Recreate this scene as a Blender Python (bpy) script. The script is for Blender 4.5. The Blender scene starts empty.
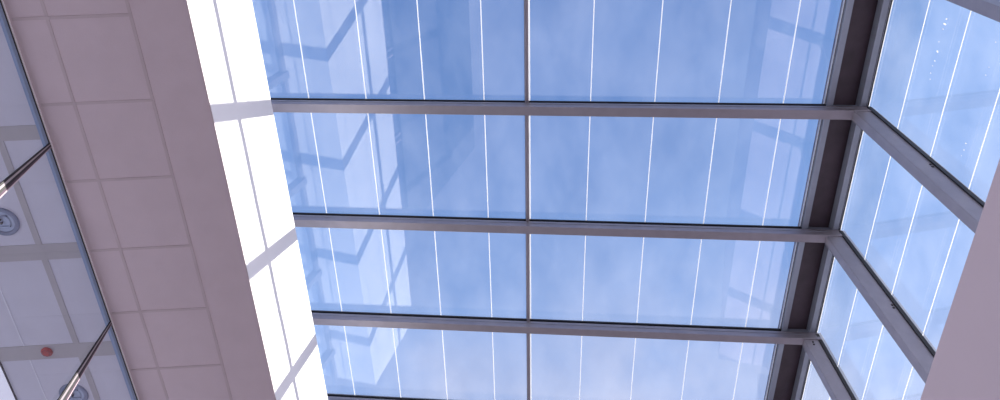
import bpy, bmesh, math, random
from mathutils import Vector, Matrix
random.seed(4)
scene = bpy.context.scene
col = scene.collection
EYE = 1.6                      # camera height above the floor; all z below are given relative to the eye and lifted by EYE

# ------------------------------------------------------------------ materials
def new_mat(name):
    m = bpy.data.materials.new(name); m.use_nodes = True
    nt = m.node_tree; nt.nodes.clear()
    out = nt.nodes.new('ShaderNodeOutputMaterial')
    return m, nt, out

def paint(name, rgb, rough=.6, metallic=0., var=.04, scale=6., bump=.0, bscale=60., spec=.5):
    m, nt, out = new_mat(name)
    b = nt.nodes.new('ShaderNodeBsdfPrincipled')
    b.inputs['Roughness'].default_value = rough
    b.inputs['Metallic'].default_value = metallic
    b.inputs['Specular IOR Level'].default_value = spec
    tc = nt.nodes.new('ShaderNodeTexCoord')
    n = nt.nodes.new('ShaderNodeTexNoise'); n.inputs['Scale'].default_value = scale; n.inputs['Detail'].default_value = 4
    nt.links.new(tc.outputs['Object'], n.inputs['Vector'])
    r = nt.nodes.new('ShaderNodeValToRGB')
    r.color_ramp.elements[0].position = .3; r.color_ramp.elements[1].position = .7
    r.color_ramp.elements[0].color = [c*(1-var) for c in rgb]+[1]
    r.color_ramp.elements[1].color = [min(1, c*(1+var)) for c in rgb]+[1]
    nt.links.new(n.outputs['Fac'], r.inputs['Fac']); nt.links.new(r.outputs['Color'], b.inputs['Base Color'])
    if bump:
        n2 = nt.nodes.new('ShaderNodeTexNoise'); n2.inputs['Scale'].default_value = bscale
        nt.links.new(tc.outputs['Object'], n2.inputs['Vector'])
        bp = nt.nodes.new('ShaderNodeBump'); bp.inputs['Strength'].default_value = bump; bp.inputs['Distance'].default_value = .004
        nt.links.new(n2.outputs['Fac'], bp.inputs['Height']); nt.links.new(bp.outputs['Normal'], b.inputs['Normal'])
    nt.links.new(b.outputs[0], out.inputs['Surface'])
    return m

def glass(name, tint, ior=1.5, refl=(1, 1, 1), haze=.0, haze_rgb=(.8, .85, .95)):
    """clear sheet: tinted transmission, Fresnel reflection and a faint mottled whitish haze"""
    m, nt, out = new_mat(name)
    t = nt.nodes.new('ShaderNodeBsdfTransparent'); t.inputs['Color'].default_value = (*tint, 1)
    g = nt.nodes.new('ShaderNodeBsdfGlossy'); g.inputs['Roughness'].default_value = .0; g.inputs['Color'].default_value = (*refl, 1)
    f = nt.nodes.new('ShaderNodeFresnel'); gm = nt.nodes.new('ShaderNodeNewGeometry'); im = nt.nodes.new('ShaderNodeMapRange')
    im.inputs[3].default_value = ior; im.inputs[4].default_value = 1/ior      # both faces of the sheet reflect alike
    nt.links.new(gm.outputs['Backfacing'], im.inputs[0]); nt.links.new(im.outputs[0], f.inputs['IOR'])
    mx = nt.nodes.new('ShaderNodeMixShader')
    nt.links.new(f.outputs[0], mx.inputs[0]); nt.links.new(t.outputs[0], mx.inputs[1]); nt.links.new(g.outputs[0], mx.inputs[2])
    last = mx
    if haze:
        d = nt.nodes.new('ShaderNodeBsdfTranslucent'); d.inputs['Color'].default_value = (*haze_rgb, 1)
        tc = nt.nodes.new('ShaderNodeTexCoord')
        n = nt.nodes.new('ShaderNodeTexNoise'); n.inputs['Scale'].default_value = 1.7; n.inputs['Detail'].default_value = 5; n.inputs['Roughness'].default_value = .6
        mp = nt.nodes.new('ShaderNodeMapping'); mp.inputs['Scale'].default_value = (1.6, .8, 1)
        nt.links.new(tc.outputs['Object'], mp.inputs[0]); nt.links.new(mp.outputs[0], n.inputs['Vector'])
        r = nt.nodes.new('ShaderNodeMapRange'); r.inputs[1].default_value = .35; r.inputs[2].default_value = .75; r.inputs[3].default_value = haze*.3; r.inputs[4].default_value = haze*1.6
        nt.links.new(n.outputs['Fac'], r.inputs[0])
        m2 = nt.nodes.new('ShaderNodeMixShader')
        nt.links.new(r.outputs[0], m2.inputs[0]); nt.links.new(mx.outputs[0], m2.inputs[1]); nt.links.new(d.outputs[0], m2.inputs[2])
        last = m2
    nt.links.new(last.outputs[0], out.inputs['Surface'])
    return m

def white_line_mat():
    m, nt, out = new_mat('white_ceramic_line_lit_edge')
    d = nt.nodes.new('ShaderNodeBsdfDiffuse'); d.inputs['Color'].default_value = (.95, .96, .97, 1)
    t = nt.nodes.new('ShaderNodeBsdfTranslucent'); t.inputs['Color'].default_value = (.96, .98, 1, 1)
    mx = nt.nodes.new('ShaderNodeMixShader'); mx.inputs[0].default_value = .5
    nt.links.new(d.outputs[0], mx.inputs[1]); nt.links.new(t.outputs[0], mx.inputs[2]); nt.links.new(mx.outputs[0], out.inputs['Surface'])
    return m

M = dict(
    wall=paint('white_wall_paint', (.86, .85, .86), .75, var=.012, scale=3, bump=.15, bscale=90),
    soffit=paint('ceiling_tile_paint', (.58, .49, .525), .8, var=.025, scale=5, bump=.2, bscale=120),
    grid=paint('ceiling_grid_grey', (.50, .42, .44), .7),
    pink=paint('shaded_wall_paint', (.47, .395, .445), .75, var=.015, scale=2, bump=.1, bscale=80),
    inner=paint('inner_ceiling_panel', (.68, .67, .71), .8, var=.03, scale=4),
    band=paint('inner_ceiling_band', (.48, .455, .44), .8, var=.03, scale=4),
    pale=paint('inner_ceiling_pale_joint', (.85, .85, .86), .8),
    alu=paint('grey_coated_aluminium', (.262, .250, .295), .42, metallic=.55, var=.06, scale=9, spec=.6),
    alu2=paint('grey_coated_aluminium_light', (.29, .325, .41), .42, metallic=.55, var=.05, scale=9, spec=.6),
    dark=paint('dark_gutter_panel', (.060, .044, .060), .6, var=.2, scale=5),
    gasket=paint('black_rubber_gasket', (.008, .008, .012), .5),
    steel=paint('polished_steel', (.85, .83, .85), .22, metallic=1., var=.02),
    steel_gleam=paint('steel_highlight', (.40, .36, .39), .35, metallic=.3),
    gleam_white=paint('channel_gleam_white', (.95, .93, .95), .3),  # white colour stands in for the gleam on a polished channel
    violet=paint('dark_steel_edge', (.10, .07, .10), .35, metallic=.6),
    pinkish=paint('pale_steel_edge', (.60, .49, .54), .35),
    bluegrey=paint('blue_grey_seal', (.26, .35, .50), .4),
    red=paint('red_plastic', (.42, .035, .02), .45, var=.15, scale=60),
    ring=paint('blue_grey_enamel', (.20, .24, .33), .35),
    lens=paint('lamp_reflector', (.36, .42, .52), .3, metallic=.5),
    clad=paint('grey_wall_cladding', (.07, .068, .08), .6),
    carpet=paint('dark_carpet', (.06, .06, .07), .95, var=.2, scale=80),
    sky_sheet=None,
    black=paint('black_hole', (.01, .01, .015), .5),
    roofglass=glass('roof_glass', (.93, .955, .985), 1.78, haze=.022),
    sideglass=glass('side_glass', (.94, .965, .99), 1.45, haze=.03),
    screenglass=glass('screen_glass', (.93, .95, 1.0), 1.45),
    line=white_line_mat(),
)

def sky_sheet_mat():
    m, nt, out = new_mat('white_sky_lit_sheet')
    d = nt.nodes.new('ShaderNodeBsdfDiffuse'); d.inputs['Color'].default_value = (.9, .9, .9, 1)
    t = nt.nodes.new('ShaderNodeBsdfTranslucent'); t.inputs['Color'].default_value = (1, 1, 1, 1)
    mx = nt.nodes.new('ShaderNodeMixShader'); mx.inputs[0].default_value = .97
    nt.links.new(d.outputs[0], mx.inputs[1]); nt.links.new(t.outputs[0], mx.inputs[2]); nt.links.new(mx.outputs[0], out.inputs['Surface'])
    return m
M['sky_sheet'] = sky_sheet_mat()
# ------------------------------------------------------------------ mesh helpers
K = 1.13            # size of the whole glazed roof, about the eye
SCALED = set()
WLOC = {}          # world places of the roots
class MB:
    def __init__(s): s.bm = bmesh.new(); s.mats = []
    def mi(s, m):
        if m not in s.mats: s.mats.append(m)
        return s.mats.index(m)
    def hexa(s, p, m):          # p: 8 points, bottom loop then top loop
        v = [s.bm.verts.new(q) for q in p]
        i = s.mi(m)
        for f in ((3, 2, 1, 0), (4, 5, 6, 7), (0, 1, 5, 4), (1, 2, 6, 5), (2, 3, 7, 6), (3, 0, 4, 7)):
            fc = s.bm.faces.new([v[k] for k in f]); fc.material_index = i
    def box(s, x0, x1, y0, y1, z0, z1, m):
        s.hexa([(x0, y0, z0), (x1, y0, z0), (x1, y1, z0), (x0, y1, z0), (x0, y0, z1), (x1, y0, z1), (x1, y1, z1), (x0, y1, z1)], m)
    def loft(s, rings, m, caps=True):
        i = s.mi(m)
        R = [[s.bm.verts.new(q) for q in r] for r in rings]
        n = len(R[0])
        for a, b in zip(R, R[1:]):
            for k in range(n):
                f = s.bm.faces.new((a[k], a[(k+1) % n], b[(k+1) % n], b[k])); f.material_index = i
        if caps:
            f = s.bm.faces.new(list(reversed(R[0]))); f.material_index = i
            f = s.bm.faces.new(R[-1]); f.material_index = i
    def build(s, name, parent=None, bevel=0., smooth=False, loc=None):
        bmesh.ops.recalc_face_normals(s.bm, faces=s.bm.faces)
        if bevel:
            bmesh.ops.bevel(s.bm, geom=[e for e in s.bm.edges if len(e.link_faces) == 2 and e.calc_face_angle(0) > .6], offset=bevel, segments=2, affect='EDGES', profile=.5)
        o_ = Vector(loc) if loc else Vector((0, 0, 0))
        k_ = K if parent and parent.name in SCALED else 1.
        for v in s.bm.verts: v.co = v.co*k_ + Vector((0, 0, EYE)) - o_
        me = bpy.data.meshes.new(name); s.bm.to_mesh(me); s.bm.free()
        for m in s.mats: me.materials.append(m)
        if smooth:
            for p in me.polygons: p.use_smooth = True
        o = bpy.data.objects.new(name, me); col.objects.link(o)
        if k_ != 1.: SCALED.add(o.name)
        o.location = o_
        if parent:
            o.parent = parent; o.location = o_ - WLOC.get(parent.name, Vector((0, 0, 0)))
            if not o_.length: WLOC[o.name] = Vector((0, 0, 0))
        return o

def root(name, loc=(0, 0, 0)):
    o = bpy.data.objects.new(name, None); col.objects.link(o); o.location = loc; o.empty_display_size = .2; WLOC[o.name] = Vector(loc)
    return o
def tag(o, label=None, cat=None, group=None, kind=None):
    if label: o['label'] = label
    if cat: o['category'] = cat
    if group: o['group'] = group
    if kind: o['kind'] = kind
    return o

# ------------------------------------------------------------------ geometry of the place
T = .1792; HT = 6.6072                       # roof pitch and height of the glass where it meets the white wall
def rz(x): return HT - (x + 1.8)*T
XR = 3.418; ZTOP = rz(XR)                    # plane of the upright glazing
ZWALL = 3.60; XSILL = ZWALL*.837; ZSILL = ZWALL/1.13             # inner edge of the wall below it
YL = [-1.25, -.03, 1.19, 2.380, 3.600, 4.820, 6.020, 7.23]     # rafters at the white wall
YR = [-1.25, -.05, 1.148, 2.335, 3.545, 4.735, 5.930, 7.13]    # rafters at the eaves
YB = [-1.22, -.02, 1.160, 2.425, 3.690, 4.930, 6.160, 7.35]    # posts at z = 4.1
def post_y(i, z): return YR[i] + (YB[i]-YR[i])*(ZTOP - z)/(ZTOP - 4.1)*(1 if z > 3.4 else 1)
def raf_y(i, x): return YL[i] + (YR[i]-YL[i])*(x + 1.8)/(XR + 1.8)
XW = -1.8
def wall_x(y): return -1.8*HT/(HT + .0326*max(y, 0))    # the wall leans in very slightly
ZSOF = 5.07; XG = -2.984; ZGB = 2.40; XB = -3.985
Y0, Y1 = -1.25, 7.25
RW, RD = .085, .14                           # rafter width and depth
XLE = -2.08                                  # far left end of the roof, above the ledge behind the white wall
XM = .578                                    # mullion line

# ------------------------------------------------------------------ window_1: sloping roof glazing
w1 = tag(root('window_1', (0, 0, EYE)), 'sloping blue glass roof between grey rafters with thin white lines', None, None, 'structure')
SCALED.add('window_1')
def up(o):  # children keep world placement
    return o

def rafter(i):
    b = MB()
    secs = []
    for x in (XLE-.02, XR - .0):
        y = raf_y(i, x); z = rz(x)
        secs.append([(x, y, z-.035), (x, y, z-RD), (x, y+RW, z-RD), (x, y+RW, z-.035)])
    # mitre the eaves end against the post
    xe = XR - .17
    b.loft(secs, M['alu'])
    secs = []
    for x in (XLE-.02, XR-.13):
        y = raf_y(i, x); z = rz(x)
        secs.append([(x, y-.004, z-.074), (x, y-.004, z-.080), (x, y+.001, z-.080), (x, y+.001, z-.074)])
    b.loft(secs, M['alu2'])
    secs = []
    for x in (XLE-.02, XR):
        y = raf_y(i, x); z = rz(x)
        secs.append([(x, y+.014, z+.03), (x, y+.014, z-.036), (x, y+RW-.014, z-.036), (x, y+RW-.014, z+.03)])
    b.loft(secs, M['alu2'])
    r = b.build('rafter', w1, bevel=.004)
    g = MB()
    for a, c in ((-.006, .014), (RW-.014, RW+.006)):
        secs = []
        for x in (XLE, 3.08):
            y = raf_y(i, x); z = rz(x)
            secs.append([(x, y+a, z-.003), (x, y+a, z-.020), (x, y+c, z-.020), (x, y+c, z-.003)])
        g.loft(secs, M['gasket'])
    g.build('gasket', r)
    return r
for i in range(len(YL)): rafter(i)

def sheet(b, pts, th, m, nrm):
    n = Vector(nrm)*th
    b.hexa([tuple(Vector(p)) for p in pts] + [tuple(Vector(p)+n) for p in pts], m)

NR = Vector((T, 0, 1)).normalized()
def roof_pane(i, xa, xb, lines):
    b = MB()
    def P(x, e):
        y = raf_y(i, x)+RW-.02 if e == 0 else raf_y(i+1, x)+.02
        return (x, y, rz(x))
    sheet(b, [P(xa, 0), P(xb, 0), P(xb, 1), P(xa, 1)], .012, M['roofglass'], NR)
    for x, w in lines:
        a0, a1 = P(x-w/2, 0), P(x+w/2, 0); c1, c0 = P(x+w/2, 1), P(x-w/2, 1)
        q = [Vector(p)-NR*.003 for p in (a0, a1, c1, c0)]
        sheet(b, q, .002, M['line'], NR)
    return b.build('glass_pane', w1)
for i in range(len(YL)-1):
    roof_pane(i, XLE, XM-.012, [(-1.95, .008), (-1.414, .008), (-.878, .008), (-.343, .008), (.194, .008)])
    roof_pane(i, XM+.010, 3.10, [(XM+.018, .014), (1.128, .008), (1.676, .008), (2.210, .008), (2.741, .008), (3.072, .012)])  # lines beside the bar and at the eaves draw light caught in glass edges
    # bar between the two panes of a bay
    b = MB()
    xs = XM-.022, XM+.008
    ya = raf_y(i, XM)+RW-.016; yb = raf_y(i+1, XM)+.016
    for (x0, x1, d0, d1, m) in ((xs[0], xs[1], -.045, .02, M['alu']), (xs[0]-.004, xs[1]+.002, -.012, -.002, M['gasket'])):
        z = rz(XM)
        b.box(x0, x1, ya, yb, z+d0, z+d1, m)
    b.build('glazing_bar', w1, bevel=.002)

# eaves: inner bar of the roof panes, dark gutter panel, head bar of the upright panes
b = MB(); xa, xb = 3.080, 3.135
b.box(xa, xb, Y0, Y1+.1, rz(xb)-.022, rz(xb)+.05, M['alu2'])
b.box(xa-.006, xa, Y0, Y1+.1, rz(xa)-.015, rz(xa)+.0, M['gasket'])
b.build('eaves_bar', w1, bevel=.002)
b = MB()
b.loft([[(3.10, y, rz(3.1)+.03), (3.10, y, rz(3.1)+.10), (3.47, y, ZTOP+.17), (3.47, y, ZTOP+.05), (3.42, y, ZTOP+.05), (3.42, y, ZTOP+.09)] for y in (Y0, Y1+.1)], M['dark'])
b.build('eaves_gutter', w1)

# left end of the roof: low upright glazing standing on the ledge, out of direct sight
ZL = (HT+.002)/K
b = MB()
b.box(XLE-.05, XLE+.02, Y0, Y1+.1, rz(XLE)-.10, rz(XLE)+.02, M['alu'])
b.build('end_bar', w1, bevel=.003)
b = MB()
b.box(XLE-.04, XLE+.01, Y0, Y1+.1, ZL, ZL+.06, M['alu'])
b.build('end_sill', w1, bevel=.003)
for i in range(len(YL)):
    b = MB()
    b.box(XLE-.06, XLE+.04, YL[i]+.005, YL[i]+RW-.005, ZL, rz(XLE)-.05, M['alu'])
    b.build('end_post', w1, bevel=.003)
for i in range(len(YL)-1):
    b = MB()
    b.box(XLE-.02, XLE-.01, YL[i]+RW-.008, YL[i+1]+.008, ZL+.05, rz(XLE)-.09, M['sideglass'])
    b.build('end_pane', w1)

# ------------------------------------------------------------------ window_2: upright glazing
w2 = tag(root('window_2', (0, 0, EYE)), 'upright side glazing with grey posts below the dark eaves gutter', None, None, 'structure')
SCALED.add('window_2')
def post(i):
    b = MB()
    zt = ZTOP-.02
    secs = []
    for z in (ZSILL, rz(XR-.17)-RD+.0):
        y = post_y(i, z)
        secs.append([(XR-.17, y, z), (XR-.02, y, z), (XR-.02, y+RW, z), (XR-.17, y+RW, z)])
    zz = rz(XR)-.035
    y = post_y(i, zz)
    secs.append([(XR-.17, post_y(i, zz), rz(XR-.17)-.10), (XR-.02, y, zz), (XR-.02, y+RW, zz), (XR-.17, y+RW, rz(XR-.17)-.10)])
    b.loft(secs, M['alu'])
    secs = []
    for z in (ZSILL, zt):
        y = post_y(i, z)
        secs.append([(XR-.022, y+.014, z), (XR+.04, y+.014, z), (XR+.04, y+RW-.014, z), (XR-.022, y+RW-.014, z)])
    b.loft(secs, M['alu2'])
    p = b.build('post', w2, bevel=.004)
    g = MB()
    for a, c in ((-.012, .014), (RW-.014, RW+.008)):
        secs = []
        for z in (ZSILL+.01, ZTOP-.06):
            y = post_y(i, z)
            secs.append([(XR-.034, y+a, z), (XR-.003, y+a, z), (XR-.003, y+c, z), (XR-.034, y+c, z)])
        g.loft(secs, M['gasket'])
    g.build('gasket', p)
    return p
posts = [post(i) for i in range(len(YR))]
# pairs of small screws on the side of the posts
def screws(i, x0, z):
    for k in range(2):
        b = MB(); zz = z - k*.032; x = x0 - k*.004
        y = post_y(i, zz)
        ring = lambda r, yy: [(x+r*math.cos(a*math.pi/5), yy, zz+r*math.sin(a*math.pi/5)) for a in range(10)]
        b.loft([ring(.010, y+.002), ring(.010, y-.004), ring(.006, y-.006)], M['black'])
        b.build('screw', posts[i])
def side_pane(i):
    b = MB()
    def P(z, e):
        y = post_y(i, z)+RW-.02 if e == 0 else post_y(i+1, z)+.02
        return (XR, y, z)
    zt = ZTOP-.024; zb = ZSILL+.01
    sheet(b, [P(zb, 0), P(zt, 0), P(zt, 1), P(zb, 1)], .012, M['sideglass'], (1, 0, 0))
    for z, w in ((zt-.006, .014), (5.186, .008), (4.724, .008), (4.256, .008), (3.79, .012), (3.33, .012)):  # topmost line draws light caught in the glass edge
        q = [Vector(p)-Vector((.003, 0, 0)) for p in (P(z-w/2, 0), P(z+w/2, 0), P(z+w/2, 1), P(z-w/2, 1))]
        sheet(b, q, .002, M['line'], (1, 0, 0))
    return b.build('glass_pane', w2)
panes = [side_pane(i) for i in range(len(YR)-1)]
b = MB()
b.box(3.345, 3.398, Y0, Y1+.1, ZTOP-.024, ZTOP+.06, M['alu2'])
b.box(3.398, 3.416, Y0, Y1+.1, ZTOP-.030, ZTOP+.0, M['gasket'])
b.build('head_bar', w2, bevel=.003)
b = MB()
b.box(XR-.06, XR+.03, Y0, Y1+.1, ZSILL, ZSILL+.04, M['alu'])
b.build('sill_bar', w2, bevel=.003)

# ------------------------------------------------------------------ walls, soffit
b = MB()
ys = [Y0, 0, 1, 2, 3, 4, 5, 6, Y1+.1]
b.loft([[(XW, y, ZSOF+.002), (wall_x(y), y, HT), (-2.75, y, HT), (-2.75, y, ZSOF+.002)] for y in ys], M['wall'])
tag(b.build('wall_left'), None, None, None, 'structure')
b = MB()
b.box(XW-.004, XW+.004, Y0, Y1, ZSOF-.003, ZSOF+.005, M['grid'])  # corner bead, its darker tone drawing a small shadow gap
tag(b.build('trim_1'), None, None, None, 'structure')
# ceiling
b = MB()
b.box(XG-.02, XW-.001, Y0, Y1+.1, ZSOF, ZSOF+.12, M['soffit'])
ce = tag(b.build('ceiling_1'), None, None, None, 'structure')
ce.name = 'ceiling'
b = MB()
h = .004
for x in (-2.184, -2.7275): b.box(x-.011, x+.011, Y0, Y1, ZSOF-h*.7, ZSOF+.001, M['grid'])
y = 1.199-.605*4
while y < Y1:
    b.box(XG+.03, -2.184, y-.010, y+.010, ZSOF-h, ZSOF+.001, M['grid']); y += .605
b.build('ceiling_grid', ce)

# wall below the upright glazing
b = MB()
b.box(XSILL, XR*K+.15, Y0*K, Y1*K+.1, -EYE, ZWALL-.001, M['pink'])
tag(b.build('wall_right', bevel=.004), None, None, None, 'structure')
# wall below the glass screen
b = MB()
b.box(XG-.2, XG+.02, Y0, Y1+.1, -EYE, ZGB-.001, M['clad'])
tag(b.build('wall_inner'), None, None, None, 'structure')

# ------------------------------------------------------------------ window_3: glass screen into the next room
w3 = tag(root('window_3', (0, 0, EYE)), 'bluish glass screen below the tiled ceiling with steel joints', None, None, 'structure')
jy = [.50, 2.095, 3.69, 5.285, 6.88]
edges = [Y0] + jy + [Y1+.1]
for a, c in zip(edges, edges[1:]):
    b = MB()
    b.box(XG-.006, XG+.006, a+.006, c-.006, ZGB+.005, ZSOF-.004, M['screenglass'])
    b.build('glass_pane', w3)
b = MB()
b.box(XG-.010, XG+.015, Y0, Y1, ZSOF-.009, ZSOF-.0005, M['gleam_white'])
b.build('head_channel', w3, bevel=.001)
b = MB()
b.box(XG-.02, XG+.007, Y0, Y1, ZSOF-.026, ZSOF-.009, M['gasket'])
b.box(XG-.016, XG+.0065, Y0, Y1, ZSOF-.062, ZSOF-.026, M['bluegrey'])
b.build('head_seal', w3)
b = MB()
b.box(XG-.03, XG+.024, Y0, Y1, ZGB-.001, ZGB+.018, M['gasket'])
b.build('sill_channel', w3)
for yj in jy:
    b = MB()
    frac = [0, .2, .42, .68, .89, 1.0]
    ms = [M['gasket'], M['steel_gleam'], M['gasket'], M['violet'], M['pinkish']]  # colour bands paint the highlight and reflections along polished steel joints
    for k in range(5):
        rings = []
        for z in (ZSOF-.02, ZGB+.015):
            w = .034 + (ZSOF - z)*.062
            y0 = yj - .012 - (ZSOF-z)*.014 + w*frac[k]; y1 = yj - .012 - (ZSOF-z)*.014 + w*frac[k+1]
            rings.append([(XG+.007, y0, z), (XG+.015, y0, z), (XG+.015, y1, z), (XG+.007, y1, z)])
        b.loft(rings, ms[k])
    b.build('joint_strip', w3)

# ------------------------------------------------------------------ the room beyond: carpet, ceiling, added white sheet for its bright far end
b = MB()
b.box(XB-.15, XG-.2, Y0, Y1+.1, ZGB-.25, ZGB-.002, M['carpet'])
tag(b.build('floor_inner'), None, None, None, 'structure')
w4 = tag(root('bright_end_sheet', (0, 0, EYE)), 'added bright white sheet at the far end of the next room', None, None, 'structure')
b = MB()
b.box(XB-.030, XB-.027, Y0, Y1+.1, ZGB, ZSOF+.10, M['sky_sheet'])  # invented translucent sheet, sky-lit to make the far corner bright white
b.build('sky_sheet', w4)
b = MB()
b.box(XB-.010, XB+.0, Y0, Y1+.1, ZSOF-.012, ZSOF+.0, M['gasket'])
b.build('sheet_rail', w4)
b = MB()
b.box(XB+.001, XG-.03, Y0, Y1+.1, ZSOF, ZSOF+.12, M['inner'])
c2 = tag(b.build('ceiling_inner'), None, None, None, 'structure')
b = MB()
for y0, y1 in ((-.05, .06), (.96, 1.07), (1.95, 2.06), (2.93, 3.07), (3.90, 4.045), (4.90, 5.03), (5.9, 6.03)):
    b.box(XB+.002, XG-.035, y0, y1, ZSOF-.006, ZSOF+.001, M['band'])
for x in (-3.32,):
    b.box(x-.024, x+.024, Y0, Y1, ZSOF-.005, ZSOF+.001, M['band'])
for x in (-3.745,):
    b.box(x-.004, x+.004, Y0, Y1, ZSOF-.004, ZSOF+.001, M['pale'])
b.build('ceiling_band', c2)

def circle(cx, cy, r, z, n=32): return [(cx+r*math.cos(2*math.pi*k/n), cy+r*math.sin(2*math.pi*k/n), z) for k in range(n)]
def downlight(cx, cy, label):
    t = tag(root('downlight', (cx, cy, EYE+ZSOF)), label, 'ceiling light', 'recessed lights in the next room')
    off = Vector((cx, cy, ZSOF+EYE))
    def put(b, name, parent=t, **k):
        o = b.build(name, None, **k); o.data.transform(Matrix.Translation(-off)); o.parent = parent; return o
    b = MB()
    b.loft([circle(cx, cy, .120, ZSOF), circle(cx, cy, .120, ZSOF-.010), circle(cx, cy, .112, ZSOF-.016), circle(cx, cy, .092, ZSOF-.016), circle(cx, cy, .086, ZSOF-.004), circle(cx, cy, .086, ZSOF)], M['ring'], caps=False)
    put(b, 'rim', smooth=False)
    b = MB()
    b.loft([circle(cx, cy, .088, ZSOF-.005), circle(cx, cy, .070, ZSOF-.003), circle(cx, cy, .055, ZSOF-.009), circle(cx, cy, .02, ZSOF-.0035)], M['lens'])
    rf = put(b, 'reflector', smooth=False)
    for k in range(3):
        b = MB(); a = .5+k*.9
        ox, oy = cx-.012+.03*k*math.cos(a), cy-.02+.026*k
        b.loft([circle(ox, oy, .011, ZSOF-.02, 10), circle(ox, oy, .008, ZSOF-.004, 10)], M['black'])
        put(b, 'lamp_pin')
    b = MB()
    b.box(cx-.05, cx+.05, cy+.035, cy+.047, ZSOF-.018, ZSOF-.006, M['lens'])
    put(b, 'louvre')
    b = MB()
    b.box(cx-.05, cx+.05, cy-.055, cy-.043, ZSOF-.018, ZSOF-.006, M['ring'])
    put(b, 'louvre')
    return t
downlight(-3.520, 2.715, 'round blue-grey recessed ceiling light behind the glass screen, clear of the steel joint strips')
downlight(-3.500, 4.450, 'round recessed ceiling light half hidden behind a steel joint strip of the glass screen')

cx, cy = -3.575, 3.965
b = MB()
b.loft([circle(cx, cy, .044, ZSOF-.005), circle(cx, cy, .046, ZSOF-.018), circle(cx, cy, .036, ZSOF-.03), circle(cx, cy, .02, ZSOF-.034)], M['red'])
t = tag(root('fire_detector', (cx, cy, EYE+ZSOF)), 'small round red fire detector on the grey ceiling band behind the glass', 'detector')
o = b.build('housing', None); o.data.transform(Matrix.Translation((-cx, -cy, -EYE-ZSOF))); o.parent = t
b = MB()
for k in range(8):
    a = k*math.pi/4
    ox, oy = cx+.03*math.cos(a), cy+.03*math.sin(a)
    b.box(ox-.004, ox+.004, oy-.004, oy+.004, ZSOF-.034, ZSOF-.026, M['violet'])
o = b.build('vent', None); o.data.transform(Matrix.Translation((-cx, -cy, -EYE-ZSOF))); o.parent = t

# screws and dried water spots
def spots(pane, pts):
    b = MB()
    for y, z, r in pts:
        for _ in range(2):
            yy = y+random.uniform(-.5, .5)*r; zz = z+random.uniform(-1, 1)*r
            rr = r*random.uniform(.5, 1)
            n = 7
            ra = [rr*random.uniform(.6, 1.1) for _ in range(n)]
            b.loft([[(XR-.001-k*.002, yy+.6*ra[a]*(1-.3*k)*math.cos(2*math.pi*a/n), zz+ra[a]*(1-.3*k)*math.sin(2*math.pi*a/n)) for a in range(n)] for k in (0, 1)], M['line'])
    return b.build('water_spots', pane)

# ------------------------------------------------------------------ camera
R = [[0.9977588981710449, 0.023427035661084304, -0.0626765914886625], [-0.05040112020758157, 0.8792406110788497, -0.473704206136606], [0.044010319270863144, 0.47580155719567113, 0.8784508921877308]]
f = 737.7369
def hit_side(px, py):
    d = [px-500, py-200, f]
    v = [sum(R[k][j]*d[k] for k in range(3)) for j in range(3)]
    s = XR/v[0]; return v[1]*s, v[2]*s
w = [(946, 19, .012), (944.5, 24, .012), (943, 29, .009), (939, 42, .006), (937, 52, .012), (934.5, 61, .007), (932.5, 66, .006), (931, 73, .005), (930, 79, .004),
     (966, 143, .006), (964, 150, .006), (962, 156, .004), (996, 42, .005), (989, 67, .004), (986, 75, .004)]
def hit_post(px, py, i):
    d = [px-500, py-200, f]
    v = [sum(R[k][j]*d[k] for k in range(3)) for j in range(3)]
    z = 4.6
    for _ in range(20): q = post_y(i, z)/v[1]; z = v[2]*q
    return v[0]*q, z
for i, px, py in ((3, 932, 164.5), (4, 892.5, 305), (5, 813, 342)):
    x_, z_ = hit_post(px, py, i); 
    screws(i, min(max(x_, XR-.12), XR-.05), z_)
s_ = spots(panes[2], [(*hit_side(a, c), r) for a, c, r in w])

cam = bpy.data.cameras.new('camera'); co = bpy.data.objects.new('camera', cam); col.objects.link(co)
cam.sensor_width = 36; cam.sensor_fit = 'HORIZONTAL'; cam.lens = f*36/1000; cam.clip_start = .05; cam.clip_end = 200
right = Vector(R[0]); up_ = -Vector(R[1]); back = -Vector(R[2])
mw = Matrix((right, up_, back)).transposed().to_4x4(); mw.translation = (0, 0, EYE)
co.matrix_world = mw
scene.camera = co

# ------------------------------------------------------------------ light: low sun from the right, blue sky with thin cloud, added warm glow from below
sun = bpy.data.lights.new('sun', 'SUN'); so = bpy.data.objects.new('sun', sun); col.objects.link(so)
sun.energy = 11.5; sun.angle = math.radians(.5); sun.color = (1, .90, .78)
d = Vector((-1, -.250, -.550)).normalized()
so.rotation_euler = d.to_track_quat('-Z', 'Y').to_euler(); so.location = (10, 3, 9)

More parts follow.
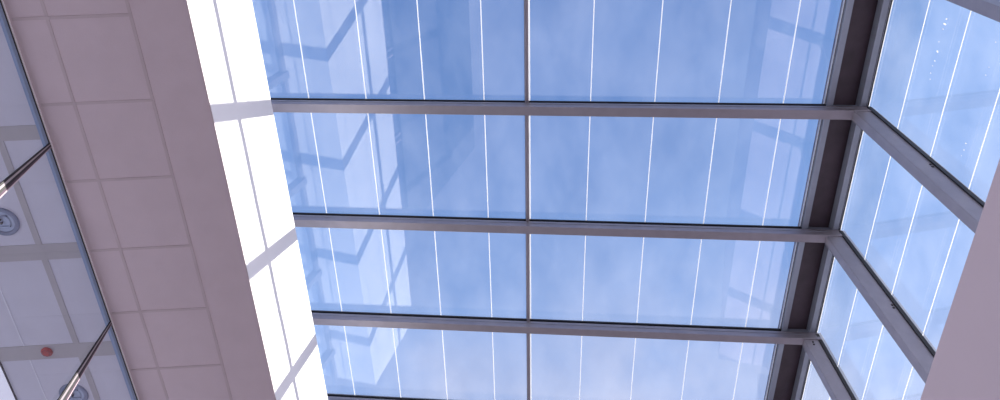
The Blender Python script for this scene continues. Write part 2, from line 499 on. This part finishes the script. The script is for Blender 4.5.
wd = bpy.data.worlds.new('sky'); scene.world = wd; wd.use_nodes = True
nt = wd.node_tree; nt.nodes.clear()
out = nt.nodes.new('ShaderNodeOutputWorld'); bg = nt.nodes.new('ShaderNodeBackground'); nt.links.new(bg.outputs[0], out.inputs[0])
tc = nt.nodes.new('ShaderNodeTexCoord'); sp = nt.nodes.new('ShaderNodeSeparateXYZ'); nt.links.new(tc.outputs['Generated'], sp.inputs[0])
r = nt.nodes.new('ShaderNodeValToRGB')
mr = nt.nodes.new('ShaderNodeMapRange'); mr.inputs[1].default_value = -1; mr.inputs[2].default_value = 1
nt.links.new(sp.outputs['Z'], mr.inputs[0]); nt.links.new(mr.outputs[0], r.inputs[0])
cr = r.color_ramp
cr.elements[0].position = 0; cr.elements[0].color = (.40, .33, .35, 1)  # lower half: added warm glow that lights the soffit from below
cr.elements[1].position = 1; cr.elements[1].color = (.118, .262, .62, 1)
for p_, c_ in ((.49, (.40, .33, .35)), (.51, (2.1, 1.9, 2.0)), (.62, (1.9, 1.8, 1.95)), (.72, (.9, .98, 1.25)), (.82, (.38, .54, .93)), (.90, (.26, .445, .86)), (.96, (.150, .305, .68))):
    e = cr.elements.new(p_); e.color = (*c_, 1)
n = nt.nodes.new('ShaderNodeTexNoise'); n.inputs['Scale'].default_value = 3.2; n.inputs['Detail'].default_value = 7; n.inputs['Roughness'].default_value = .55
mp = nt.nodes.new('ShaderNodeMapping'); mp.inputs['Location'].default_value = (.3, .1, .2); nt.links.new(tc.outputs['Generated'], mp.inputs[0]); nt.links.new(mp.outputs[0], n.inputs['Vector'])
cm = nt.nodes.new('ShaderNodeMapRange'); cm.inputs[1].default_value = .46; cm.inputs[2].default_value = .70; cm.inputs[3].default_value = 0; cm.inputs[4].default_value = .8
nt.links.new(n.outputs['Fac'], cm.inputs[0])
# cloud thickens away from the zenith
am = nt.nodes.new('ShaderNodeMapRange'); am.inputs[1].default_value = .86; am.inputs[2].default_value = .70; am.inputs[3].default_value = 0; am.inputs[4].default_value = 1
nt.links.new(sp.outputs['Z'], am.inputs[0])
ab = nt.nodes.new('ShaderNodeMath'); ab.operation = 'MULTIPLY'; nt.links.new(cm.outputs[0], ab.inputs[0]); nt.links.new(am.outputs[0], ab.inputs[1])
mx = nt.nodes.new('ShaderNodeMix'); mx.data_type = 'RGBA'
nt.links.new(ab.outputs[0], mx.inputs[0]); nt.links.new(r.outputs[0], mx.inputs[6]); mx.inputs[7].default_value = (.78, .80, 1.0, 1)
nt.links.new(mx.outputs[2], bg.inputs[0]); bg.inputs[1].default_value = 1.0

scene.view_settings.view_transform = 'Standard'; scene.view_settings.look = 'None'
scene.view_settings.gamma = 1; scene.view_settings.exposure = 0; scene.view_settings.use_curve_mapping = False
scene.cycles.max_bounces = 10; scene.cycles.transparent_max_bounces = 16; scene.cycles.diffuse_bounces = 5
scene.cycles.use_denoising = True
